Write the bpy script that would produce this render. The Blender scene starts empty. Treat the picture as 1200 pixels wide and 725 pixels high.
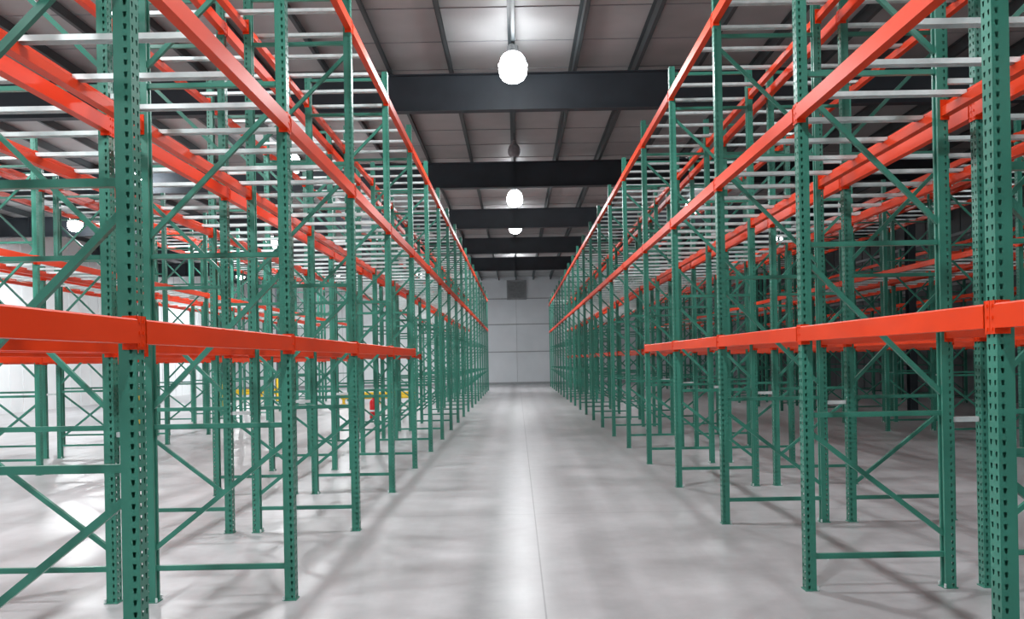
import bpy, bmesh, math, random
from mathutils import Vector
random.seed(3)
sc = bpy.context.scene
sc.view_settings.view_transform = 'Standard'
sc.view_settings.look = 'None'
sc.view_settings.exposure = 0.0

# ---------------------------------------------------------------- materials
def new_mat(name):
    m = bpy.data.materials.new(name); m.use_nodes = True
    nt = m.node_tree
    return m, nt, nt.nodes['Principled BSDF']

def noisy(name, c1, c2, rough=0.4, metal=0.0, scale=6.0, r2=None, coat=0.0, spec=0.5):
    m, nt, b = new_mat(name)
    tc = nt.nodes.new('ShaderNodeTexCoord')
    n = nt.nodes.new('ShaderNodeTexNoise'); n.inputs['Scale'].default_value = scale
    n.inputs['Detail'].default_value = 2
    r = nt.nodes.new('ShaderNodeValToRGB')
    r.color_ramp.elements[0].position = 0.3; r.color_ramp.elements[1].position = 0.7
    r.color_ramp.elements[0].color = (*c1, 1); r.color_ramp.elements[1].color = (*c2, 1)
    nt.links.new(tc.outputs['Object'], n.inputs['Vector'])
    nt.links.new(n.outputs['Fac'], r.inputs['Fac'])
    nt.links.new(r.outputs['Color'], b.inputs['Base Color'])
    mr = nt.nodes.new('ShaderNodeMapRange')
    mr.inputs['To Min'].default_value = rough
    mr.inputs['To Max'].default_value = r2 if r2 else rough + 0.06
    nt.links.new(n.outputs['Fac'], mr.inputs['Value'])
    nt.links.new(mr.outputs['Result'], b.inputs['Roughness'])
    b.inputs['Metallic'].default_value = metal
    b.inputs['Coat Weight'].default_value = coat
    b.inputs['Specular IOR Level'].default_value = spec
    return m

M_GREEN = noisy('green_enamel', (0.040, 0.205, 0.148), (0.048, 0.235, 0.172), 0.30, scale=2, spec=0.4)
M_ORANGE = noisy('orange_enamel', (0.74, 0.046, 0.006), (0.82, 0.055, 0.008), 0.34, scale=2, spec=0.22)
M_GALV = noisy('galvanised_steel', (0.62, 0.70, 0.70), (0.80, 0.86, 0.86), 0.35, metal=0.35, scale=10)
M_DARK = noisy('dark_primer_steel', (0.027, 0.036, 0.046), (0.037, 0.048, 0.060), 0.55, scale=2)
M_PURLIN = noisy('purlin_primer', (0.050, 0.065, 0.070), (0.070, 0.085, 0.090), 0.5, scale=2)
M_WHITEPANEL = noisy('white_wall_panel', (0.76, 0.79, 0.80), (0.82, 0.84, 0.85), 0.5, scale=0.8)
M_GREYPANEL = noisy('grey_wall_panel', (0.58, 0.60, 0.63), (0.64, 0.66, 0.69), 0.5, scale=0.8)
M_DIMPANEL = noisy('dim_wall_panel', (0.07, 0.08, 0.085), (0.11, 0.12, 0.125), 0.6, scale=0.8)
M_SEAM = noisy('panel_seam', (0.27, 0.28, 0.29), (0.31, 0.32, 0.33), 0.6)
M_YELLOW = noisy('safety_yellow', (0.75, 0.48, 0.02), (0.85, 0.58, 0.03), 0.4)
M_RED = noisy('extinguisher_red', (0.60, 0.008, 0.012), (0.70, 0.012, 0.02), 0.3)
M_BLACK = noisy('black_rubber', (0.012, 0.012, 0.012), (0.025, 0.025, 0.025), 0.5)
M_ALU = noisy('cast_aluminium', (0.35, 0.36, 0.37), (0.45, 0.46, 0.47), 0.4, metal=0.7)

def emis(name, col, s):
    m, nt, b = new_mat(name)
    b.inputs['Base Color'].default_value = (0.8, 0.8, 0.8, 1)
    b.inputs['Emission Color'].default_value = (*col, 1)
    b.inputs['Emission Strength'].default_value = s
    return m
M_LIT = emis('lit_diffuser', (0.93, 0.97, 1.0), 26)
M_UNLIT = noisy('prismatic_acrylic', (0.20, 0.21, 0.23), (0.30, 0.30, 0.32), 0.2)

def math_node(nt, op, a, b=None, c=None):
    n = nt.nodes.new('ShaderNodeMath'); n.operation = op
    for i, v in enumerate((a, b, c)):
        if v is None: continue
        if isinstance(v, (int, float)): n.inputs[i].default_value = v
        else: nt.links.new(v, n.inputs[i])
    return n.outputs[0]

def floor_mat():
    m, nt, b = new_mat('sealed_concrete')
    L = nt.links
    tc = nt.nodes.new('ShaderNodeTexCoord')
    sep = nt.nodes.new('ShaderNodeSeparateXYZ'); L.new(tc.outputs['Object'], sep.inputs[0])
    def noise(scale, detail, mapscale=None, rough=0.55):
        n = nt.nodes.new('ShaderNodeTexNoise')
        n.inputs['Scale'].default_value = scale; n.inputs['Detail'].default_value = detail
        n.inputs['Roughness'].default_value = rough
        if mapscale:
            mp = nt.nodes.new('ShaderNodeMapping'); mp.inputs['Scale'].default_value = mapscale
            L.new(tc.outputs['Object'], mp.inputs[0]); L.new(mp.outputs[0], n.inputs['Vector'])
        else: L.new(tc.outputs['Object'], n.inputs['Vector'])
        return n.outputs['Fac']
    big = noise(0.9, 5, rough=0.55); fine = noise(5.0, 6, rough=0.6); streak = noise(2.4, 4, (1.0, 0.05, 1.0))
    v = math_node(nt, 'MULTIPLY_ADD', big, 0.20, 0.235)
    v = math_node(nt, 'MULTIPLY_ADD', fine, 0.14, v)
    s = math_node(nt, 'SUBTRACT', streak, 0.5)
    v = math_node(nt, 'MULTIPLY_ADD', s, 0.24, v)
    # worn tyre tracks along the aisle
    wv = noise(0.25, 2)
    for x0, w, amt in ((-0.24, 0.20, 0.34), (-0.85, 0.14, 0.10), (0.70, 0.14, 0.08), (1.2, 0.15, 0.06)):
        d = math_node(nt, 'SUBTRACT', sep.outputs['X'], x0)
        d = math_node(nt, 'ADD', d, math_node(nt, 'MULTIPLY_ADD', wv, 0.2, -0.10))
        d = math_node(nt, 'DIVIDE', d, w)
        d = math_node(nt, 'MULTIPLY', d, d)
        e = math_node(nt, 'EXPONENT', math_node(nt, 'MULTIPLY', d, -1.0))
        e = math_node(nt, 'MULTIPLY', e, streak)
        v = math_node(nt, 'MULTIPLY_ADD', e, -amt, v)
    # saw-cut joints
    d = math_node(nt, 'ABSOLUTE', math_node(nt, 'SUBTRACT', sep.outputs['X'], 0.16))
    j = math_node(nt, 'LESS_THAN', d, 0.006)
    dy = math_node(nt, 'PINGPONG', math_node(nt, 'SUBTRACT', sep.outputs['Y'], 1.9), 3.8)
    j2 = math_node(nt, 'LESS_THAN', dy, 0.005)
    j = math_node(nt, 'MAXIMUM', j, j2)
    v = math_node(nt, 'MULTIPLY', v, math_node(nt, 'MULTIPLY_ADD', j, -0.5, 1.0))
    comb = nt.nodes.new('ShaderNodeCombineColor')
    L.new(v, comb.inputs[0]); L.new(math_node(nt, 'MULTIPLY', v, 0.985), comb.inputs[1])
    L.new(math_node(nt, 'MULTIPLY', v, 1.01), comb.inputs[2])
    L.new(comb.outputs[0], b.inputs['Base Color'])
    mr = nt.nodes.new('ShaderNodeMapRange')
    mr.inputs['To Min'].default_value = 0.24; mr.inputs['To Max'].default_value = 0.40
    L.new(big, mr.inputs['Value']); L.new(mr.outputs[0], b.inputs['Roughness'])
    return m
M_FLOOR = floor_mat()
M_CEIL = noisy('vinyl_faced_insulation', (0.355, 0.355, 0.355), (0.42, 0.42, 0.42), 0.5, scale=1.2)

# ---------------------------------------------------------------- mesh builder
class MB:
    def __init__(s): s.v = []; s.f = []; s.mi = []; s.mats = []
    def m(s, mat):
        if mat not in s.mats: s.mats.append(mat)
        return s.mats.index(mat)
    def face(s, pts, mat):
        b = len(s.v); s.v += [tuple(p) for p in pts]
        s.f.append(tuple(range(b, b + len(pts)))); s.mi.append(s.m(mat))
    def box(s, x0, x1, y0, y1, z0, z1, mat):
        b = len(s.v)
        s.v += [(x, y, z) for z in (z0, z1) for y in (y0, y1) for x in (x0, x1)]
        for q in ((0,2,3,1),(4,5,7,6),(0,1,5,4),(2,6,7,3),(0,4,6,2),(1,3,7,5)):
            s.f.append(tuple(b + i for i in q)); s.mi.append(s.m(mat))
    def bar(s, p, q, w, h, mat, up=(0,1,0)):
        p = Vector(p); q = Vector(q); d = (q - p).normalized()
        u = Vector(up); a = d.cross(u).normalized(); c = a.cross(d).normalized()
        b = len(s.v)
        for e in (p, q):
            for sa, sb in ((-1,-1),(1,-1),(1,1),(-1,1)):
                s.v.append(tuple(e + a*sa*w/2 + c*sb*h/2))
        for f in ((3,2,1,0),(4,5,6,7),(0,1,5,4),(1,2,6,5),(2,3,7,6),(3,0,4,7)):
            s.f.append(tuple(b + i for i in f)); s.mi.append(s.m(mat))
    def prism_y(s, prof, y0, y1, mat):
        n = len(prof); b = len(s.v)
        s.v += [(x, y0, z) for x, z in prof] + [(x, y1, z) for x, z in prof]
        for i in range(n):
            j = (i + 1) % n
            s.f.append((b+i, b+j, b+n+j, b+n+i)); s.mi.append(s.m(mat))
        s.f.append(tuple(b + i for i in reversed(range(n)))); s.mi.append(s.m(mat))
        s.f.append(tuple(b + n + i for i in range(n))); s.mi.append(s.m(mat))
    def lathe(s, prof, mat, seg=24, c=(0,0,0)):
        b = len(s.v); n = len(prof)
        for k in range(seg):
            a = 2*math.pi*k/seg
            s.v += [(c[0]+r*math.cos(a), c[1]+r*math.sin(a), c[2]+z) for r, z in prof]
        for k in range(seg):
            k2 = (k+1) % seg
            for i in range(n-1):
                s.f.append((b+k*n+i, b+k2*n+i, b+k2*n+i+1, b+k*n+i+1)); s.mi.append(s.m(mat))
    def mesh(s, name, smooth=False, fix=True):
        me = bpy.data.meshes.new(name); me.from_pydata(s.v, [], s.f)
        for m in s.mats: me.materials.append(m)
        me.polygons.foreach_set('material_index', s.mi)
        if fix:
            bm = bmesh.new(); bm.from_mesh(me)
            bmesh.ops.recalc_face_normals(bm, faces=bm.faces); bm.to_mesh(me); bm.free()
        if smooth:
            me.polygons.foreach_set('use_smooth', [True]*len(me.polygons))
            me.set_sharp_from_angle(angle=math.radians(35))
        me.update(); return me

def obj(name, me, loc=(0,0,0), rotz=0, parent=None):
    o = bpy.data.objects.new(name, me); sc.collection.objects.link(o)
    o.location = loc; o.rotation_euler = (0,0,rotz)
    if parent: o.parent = parent
    return o
def empty(name, loc=(0,0,0), rotz=0):
    o = bpy.data.objects.new(name, None); sc.collection.objects.link(o)
    o.location = loc; o.rotation_euler = (0,0,rotz); o.empty_display_size = 0.2
    return o

# ---------------------------------------------------------------- dimensions
S = 2.52; D = 0.99; POST_H = 5.486; PITCH = 0.0508
Y1 = 3.72                      # first visible frame
LEVELS = (1.78, 3.36, 5.02)

# ---------------------------------------------------------------- upright frame
def perf_strip(mb, p, u, w, mat, flip=1):
    """vertical strip with tear-drop slots punched through it"""
    p = Vector(p); u = Vector(u); n = int(POST_H / PITCH)
    for k in range(n):
        z0 = k*PITCH; z1 = z0 + PITCH; zc = (z0+z1)/2
        o = [p, p+u*w, p+u*w, p]; oz = [z0, z0, z1, z1]
        c = p + u*(w/2)
        h = [c-u*0.0045, c+u*0.0045, c+u*0.0085, c-u*0.0085]; hz = [zc-0.013, zc-0.013, zc+0.010, zc+0.010]
        b = len(mb.v)
        for q, z in zip(o, oz): mb.v.append((q.x, q.y, z))
        for q, z in zip(h, hz): mb.v.append((q.x, q.y, z))
        for i in range(4):
            j = (i+1) % 4
            mb.f.append((b+i, b+j, b+4+j, b+4+i)); mb.mi.append(mb.m(mat))

def post(mb, cx, sgn):
    X = lambda x: cx + sgn*x
    perf_strip(mb, (X(.04), -.04, 0), (0,1,0), .04, M_GREEN)
    perf_strip(mb, (X(.04), 0, 0), (0,1,0), .04, M_GREEN)
    perf_strip(mb, (X(.04), -.04, 0), (-sgn,0,0), .045, M_GREEN)
    perf_strip(mb, (X(.04), .04, 0), (-sgn,0,0), .045, M_GREEN)
    H = int(POST_H/PITCH)*PITCH
    for sy in (-1, 1):
        mb.face([(X(-.005), sy*.04, 0), (X(-.035), sy*.04, 0), (X(-.035), sy*.04, H), (X(-.005), sy*.04, H)], M_GREEN)
        mb.face([(X(-.035), sy*.04, 0), (X(-.035), sy*.018, 0), (X(-.035), sy*.018, H), (X(-.035), sy*.04, H)], M_GREEN)
        mb.face([(X(-.035), sy*.018, 0), (X(-.018), sy*.018, 0), (X(-.018), sy*.018, H), (X(-.035), sy*.018, H)], M_GREEN)
    x0, x1 = sorted((X(.048), X(-.05)))
    mb.box(x0, x1, -.052, .052, 0, .007, M_GREEN)
    mb.lathe([(0,.03),(.009,.03),(.009,.0)], M_GALV, 6, (X(-.042), .045, .004))
    mb.lathe([(0,.03),(.009,.03),(.009,.0)], M_GALV, 6, (X(-.042), -.045, .004))

HZ = (0.24, 1.25, 2.47, 3.69, 4.90)
def build_frame():
    mb = MB()
    post(mb, 0, 1); post(mb, -D, -1)
    a, b = -.025, -D + .025
    for z in HZ:
        mb.box(b, a, -.016, .016, z-.017, z+.017, M_GREEN)
        mb.box(b, a, -.016, .022, z-.019, z-.015, M_GREEN)
    mb.box(b, a, -.016, .016, 5.33, 5.365, M_GREEN)
    for i in range(len(HZ)-1):
        mb.bar((b, 0, HZ[i]+.14), (a, 0, HZ[i+1]-.13), .034, .030, M_GREEN)
    return mb.mesh('upright_frame', fix=False)
FRAME = build_frame()

# ---------------------------------------------------------------- beams
PROF = [(.052,0),(.052,.098),(.046,.105),(.026,.105),(.022,.100),(.022,.066),(-.006,.066),(-.010,.060),(-.010,0)]
def add_beam(mb, y0, y1, z, back):
    X = (lambda x: -D - x) if back else (lambda x: x)
    mb.prism_y([(X(x), z+zz) for x, zz in PROF], y0+.046, y1-.046, M_ORANGE)
    for yy, s in ((y0, 1), (y1, -1)):
        xa, xb = sorted((X(.0415), X(.0475)))
        ya, yb = sorted((yy+s*.002, yy+s*.046))
        mb.box(xa, xb, ya, yb, z-.025, z+.118, M_ORANGE)
        xa, xb = sorted((X(.0475), X(-.015)))
        ya, yb = sorted((yy+s*.041, yy+s*.047))
        mb.box(xa, xb, ya, yb, z-.025, z+.118, M_ORANGE)
        for k in range(3):            # locking studs
            zc = z - .005 + k*.05
            xa, xb = sorted((X(.0475), X(.052)))
            mb.box(xa, xb, yy+s*.020-.006, yy+s*.020+.006, zc-.007, zc+.007, M_ORANGE)

def add_crossbars(mb, y0, y1, z, n):
    for k in range(n):
        y = y0 + (y1-y0)*(k+.5)/n
        zb = z + .067
        # hat-shaped support bar
        mb.box(-D-.018, .018, y-.034, y+.034, zb+.028, zb+.032, M_GALV)
        mb.box(-D-.018, .018, y-.034, y-.031, zb, zb+.028, M_GALV)
        mb.box(-D-.018, .018, y+.031, y+.034, zb, zb+.028, M_GALV)

def rack_row(xf, face, i0, i1, lvl1_end=99, lvl1b_end=99, spacer=False):
    """face=+1: aisle side looks to +X"""
    rot = 0 if face > 0 else math.pi
    root = empty('pallet_rack_row', (xf, 0, 0), rot)
    mb = MB(); cb = MB()
    for n, i in enumerate(range(i0, i1+1)):
        y = (Y1 + (i-1)*S)*face
        obj('upright_frame_%d' % (n+1), FRAME, (0, y, 0), 0, root)
    for i in range(i0, i1):
        y0 = (Y1 + (i-1)*S)*face; y1 = y0 + S*face
        y0, y1 = min(y0, y1), max(y0, y1)
        for li, z in enumerate(LEVELS):
            if li > 0 or i < lvl1_end: add_beam(mb, y0, y1, z, False)
            if li > 0 or i < lvl1b_end: add_beam(mb, y0, y1, z, True)
            if li > 0: add_crossbars(cb, y0, y1, z, 4)
    obj('load_beams', mb.mesh('load_beams'), parent=root)
    obj('crossbars', cb.mesh('crossbars', fix=False), parent=root)
    if spacer:
        sp = MB()
        for i in range(i0, i1+1):
            y = (Y1 + (i-1)*S)*face
            for z in (1.20, 3.62, 5.2):
                sp.box(-D-.235, -D-.045, y-.018, y+.018, z-.018, z+.018, M_GALV)
        obj('row_spacers', sp.mesh('row_spacers'), parent=root)
    return root

rack_row(-1.65, +1, -1, 19, 5, 9, True)
rack_row(-3.91, -1, -1, 19, 9, 9)
rack_row(-7.60, +1, 0, 15, 99, 99, True)
rack_row(-9.86, -1, 0, 15)
rack_row(2.07, -1, -1, 21, 5, 99, True)
rack_row(4.33, +1, -1, 21)
rack_row(8.00, -1, 0, 21, 99, 99, True)
rack_row(10.26, +1, 0, 21)
rack_row(13.9, -1, 1, 20)

# ---------------------------------------------------------------- building shell
XL, XR, YB, YF, ZC = -19.5, 16.2, -7.5, 61.0, 7.52
mb = MB(); mb.box(XL, XR, YB, YF, -.2, 0, M_FLOOR); obj('floor', mb.mesh('floor'))
mb = MB(); mb.box(XL, XR, YB, YF, ZC, ZC+.15, M_CEIL)
y = YB + .6
while y < YF:                      # insulation facing laps
    mb.box(XL, XR, y-.012, y+.012, ZC-.012, ZC, M_SEAM); y += 1.52
obj('ceiling', mb.mesh('ceiling'))

def wall_x(name, x, s, mat):        # s: +1 inner face looks +X
    mb = MB()
    xa, xb = sorted((x, x - s*.2)); mb.box(xa, xb, YB, YF, 0, ZC, mat)
    y = YB + .45
    while y < YF:                  # standing ribs
        xa, xb = sorted((x, x + s*.03)); mb.box(xa, xb, y-.03, y+.03, 0, ZC, mat); y += .9
    for z in (2.28, 4.2, 6.0):
        xa, xb = sorted((x, x + s*.06)); mb.box(xa, xb, YB, YF, z-.05, z+.05, M_SEAM if mat != M_WHITEPANEL else M_WHITEPANEL)
    obj(name, mb.mesh(name))
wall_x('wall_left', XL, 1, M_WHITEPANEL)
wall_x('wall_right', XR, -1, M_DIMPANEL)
mb = MB()
mb.box(XL, XR, YF, YF+.2, 0, ZC, M_GREYPANEL)
for z in (2.28, 4.2, 6.0):
    mb.box(XL, XR, YF-.02, YF, z-.035, z+.035, M_SEAM)
mb.box(XL, -3.0, YF-.015, YF, 0, ZC, M_WHITEPANEL)
x = XL + 1.2
while x < XR:
    mb.box(x-.008, x+.008, YF-.02, YF, 0, ZC, M_SEAM); x += 3.05
obj('wall_back', mb.mesh('wall_back'))
mb = MB(); mb.box(XL, XR, YB-.2, YB, 0, ZC, M_GREYPANEL); obj('wall_front', mb.mesh('wall_front'))
mb = MB(); mb.box(XL, XR, YF-.07, YF-.025, 0, .16, M_SEAM); obj('baseboard_back', mb.mesh('baseboard_back'))

# exhaust louvre on the end wall
mb = MB(); lx, lz, hw = 0.05, 6.60, .64; yl = YF-.025
for a in (-1, 1):
    mb.box(lx+a*hw-.05, lx+a*hw+.05, yl-.07, yl, lz-hw-.05, lz+hw+.05, M_SEAM)
    mb.box(lx-hw, lx+hw, yl-.07, yl, lz+a*hw-.05, lz+a*hw+.05, M_SEAM)
for k in range(9):
    z = lz-hw+.12+k*.13
    mb.bar((lx-hw, yl-.045, z), (lx+hw, yl-.045, z), .012, .11, M_ALU, up=(0, .35, .94))
mb.box(lx-hw, lx+hw, yl-.008, yl, lz-hw, lz+hw, M_SEAM)
obj('exhaust_louver', mb.mesh('exhaust_louver'))

# purlins (Z sections running the length of the building)
mb = MB(); x = -1.2*16
while x < XR:
    if x > XL+.2:
        mb.box(x-.005, x+.005, YB, YF, ZC-.215, ZC-.013, M_PURLIN)
        mb.box(x, x+.065, YB, YF, ZC-.215, ZC-.207, M_PURLIN)
        mb.box(x-.065, x, YB, YF, ZC-.021, ZC-.013, M_PURLIN)
        mb.box(x+.058, x+.065, YB, YF, ZC-.215, ZC-.190, M_PURLIN)
    x += 1.2
obj('roof_purlins', mb.mesh('roof_purlins'))

# rafters: built-up I sections
mb = MB(); zb, zt = 6.58, ZC-.22
mb.box(XL, XR, -.11, .11, zb, zb+.016, M_DARK)
mb.box(XL, XR, -.11, .11, zt-.016, zt, M_DARK)
mb.box(XL, XR, -.006, .006, zb, zt, M_DARK)
x = XL + 1.5
while x < XR:
    mb.box(x-.006, x+.006, -.10, .10, zb, zt, M_DARK); x += 6.0
RAFT = mb.mesh('roof_rafter')
RY = [1.9+7.6*k for k in range(-1, 7)]
for y in RY: obj('roof_rafter', RAFT, (0, y, 0))

# building columns
def column(guard):
    mb = MB()
    for a in (-1, 1): mb.box(-.1, .1, a*.12-.006, a*.12+.006, 0.01, zb, M_DARK)
    mb.box(-.005, .005, -.12, .12, 0.01, zb, M_DARK)
    mb.box(-.17, .17, -.19, .19, 0, .02, M_DARK)
    if guard:
        for a in (-1, 1):
            mb.box(a*.13-.02, a*.13+.02, -.17, .17, .02, 1.1, M_YELLOW)
            mb.box(-.15, .15, a*.15-.02, a*.15+.02, .02, 1.1, M_YELLOW)
    return mb.mesh('steel_column')
CG, CP = column(True), column(False)
for y in RY[1:7]: obj('steel_column', CG, (-10.9, y, 0))
for y in RY[2:7:2]: obj('steel_column', CP, (11.2, y, 0))

# ---------------------------------------------------------------- high-bay lights
def fixture(lit):
    mb = MB()
    lens = M_LIT if lit else M_UNLIT
    # prismatic refractor bowl, enlarged so its shape stands in for lamp bloom
    mb.lathe([(.10,.36),(.16,.33),(.215,.25),(.245,.14),(.25,.05),(.235,-.04),(.19,-.11),(.12,-.155),(.0,-.17)], lens, 28)
    mb.lathe([(.246,.13),(.256,.13),(.256,.145),(.246,.145)], lens, 28)
    # gear housing with fins
    mb.lathe([(0,.36),(.10,.36),(.10,.38),(.085,.39),(.085,.48),(.06,.50),(.0,.50)], M_ALU, 24)
    for k in range(12):
        a = 2*math.pi*k/12
        mb.bar((.08*math.cos(a), .08*math.sin(a), .39), (.08*math.cos(a), .08*math.sin(a), .475), .006, .04, M_ALU, up=(math.cos(a), math.sin(a), 0))
    mb.lathe([(.010,.50),(.010,.54)], M_ALU, 8)
    return mb.mesh('high_bay', smooth=True)
FX = {True: fixture(True), False: fixture(False)}
ZL = 6.76
def light(x, y, lit=True, power=200, zl=ZL, s=1.0):
    root = empty('high_bay_light', (x, y, zl))
    b = obj('fixture_body', FX[lit], parent=root); b.scale = (s, s, s)
    top = ZC-.02-zl
    if top > .53*s:
        mb = MB(); mb.box(-.006, .006, -.006, .006, .53*s, top, M_BLACK)
        obj('hanging_cable', mb.mesh('hanging_cable'), parent=root)
    if lit:
        l = bpy.data.lights.new('lamp', 'AREA'); l.shape = 'DISK'; l.size = .36
        l.energy = power; l.color = (.95, .985, 1.0)
        o = bpy.data.objects.new('lamp', l); sc.collection.objects.link(o)
        o.parent = root; o.location = (0, 0, -.18)
for y, lit, p in ((-3.2,1,175),(3.0,1,190),(9.2,1,190),(15.4,1,190),(27.9,1,190),(33.8,1,190)):
    light(.02, y, bool(lit), p)
light(.02, 21.6, False, 0, 6.82, .62)
light(.02, 40.6, False, 0, 6.82, .62)
light(.02, 48.4, True, 330, 6.96)  # extra lamp hidden behind a rafter, added to brighten the aisle end
for y in (-2, 5, 11, 22.5, 31.2, 40.4, 52): light(-5.75, y, True, 270)
for y in (0, 10.5, 24.1, 37, 50): light(-10.35, y, True, 420)
for y in (6, 18, 31.3, 50): light(-15.8, y, True, 540)
for y, lit in ((0,1),(10,1),(20,0),(30,1),(48,1)): light(6.15, y, bool(lit), 110)
for y, lit in ((14,1),(40,1)): light(12.1, y, bool(lit), 85)

# ---------------------------------------------------------------- low guard rails across side aisles
def guard_rail(x0, x1, y):
    mb = MB(); n = 3
    for k in range(n):
        x = x0 + (x1-x0)*k/(n-1)
        mb.box(x-.05, x+.05, y-.05, y+.05, .012, .48, M_YELLOW)
        mb.box(x-.12, x+.12, y-.12, y+.12, 0, .012, M_YELLOW)
    prof = [(-.0,.20),(-.03,.24),(-.03,.30),(0,.34),(-.03,.38),(-.03,.44),(0,.48),(.012,.48),(-.015,.44),(-.015,.38),(.012,.34),(-.015,.30),(-.015,.24),(.012,.20)]
    b = len(mb.v); nn = len(prof)
    mb.v += [(x0-.1, y-.062+p, z) for p, z in prof] + [(x1+.1, y-.062+p, z) for p, z in prof]
    for i in range(nn):
        j = (i+1) % nn; mb.f.append((b+i, b+j, b+nn+j, b+nn+i)); mb.mi.append(mb.m(M_YELLOW))
    obj('guard_rail', mb.mesh('guard_rail'))
guard_rail(-7.2, -4.3, 36.0)
guard_rail(-14.2, -11.4, 43.5)

# ---------------------------------------------------------------- fire extinguisher
root = empty('fire_extinguisher', (-3.93, 23.68, .16))
mb = MB()
mb.lathe([(0,.0),(.095,.0),(.105,.02),(.105,.44),(.085,.50),(.04,.54),(.03,.58),(0,.58)], M_RED, 24)
mb.lathe([(.1055,.20),(.1065,.20),(.1065,.25),(.1055,.25)], M_WHITEPANEL, 24)
mb.box(-.02, .02, -.02, .02, .58, .63, M_ALU)
mb.bar((0,-.02,.62), (0,-.13,.65), .022, .01, M_BLACK, up=(1,0,0))
mb.bar((0,-.02,.60), (0,-.12,.595), .022, .01, M_BLACK, up=(1,0,0))
for p, q in (((.02,0,.61),(.09,-.02,.59)),((.09,-.02,.59),(.125,-.03,.47)),((.125,-.03,.47),(.118,-.03,.18))):
    mb.bar(p, q, .02, .02, M_BLACK, up=(0,1,.01))
mb.box(-.03, .03, .10, .16, .25, .30, M_BLACK)
obj('cylinder_and_valve', mb.mesh('extinguisher', smooth=True), parent=root)

# ---------------------------------------------------------------- world + camera
w = bpy.data.worlds.new('world'); sc.world = w; w.use_nodes = True
w.node_tree.nodes['Background'].inputs[0].default_value = (.6, .65, .7, 1)
w.node_tree.nodes['Background'].inputs[1].default_value = .3

cd = bpy.data.cameras.new('camera'); cam = bpy.data.objects.new('camera', cd)
sc.collection.objects.link(cam); sc.camera = cam
cd.sensor_fit = 'HORIZONTAL'; cd.sensor_width = 36; cd.lens = 36*1020/1200
cd.shift_x = -6/1200; cd.shift_y = 59.5/1200
cd.clip_start = .05; cd.clip_end = 300
cam.location = (0, 0, 1.68)
cam.rotation_euler = (math.radians(90), math.radians(1.05), 0)
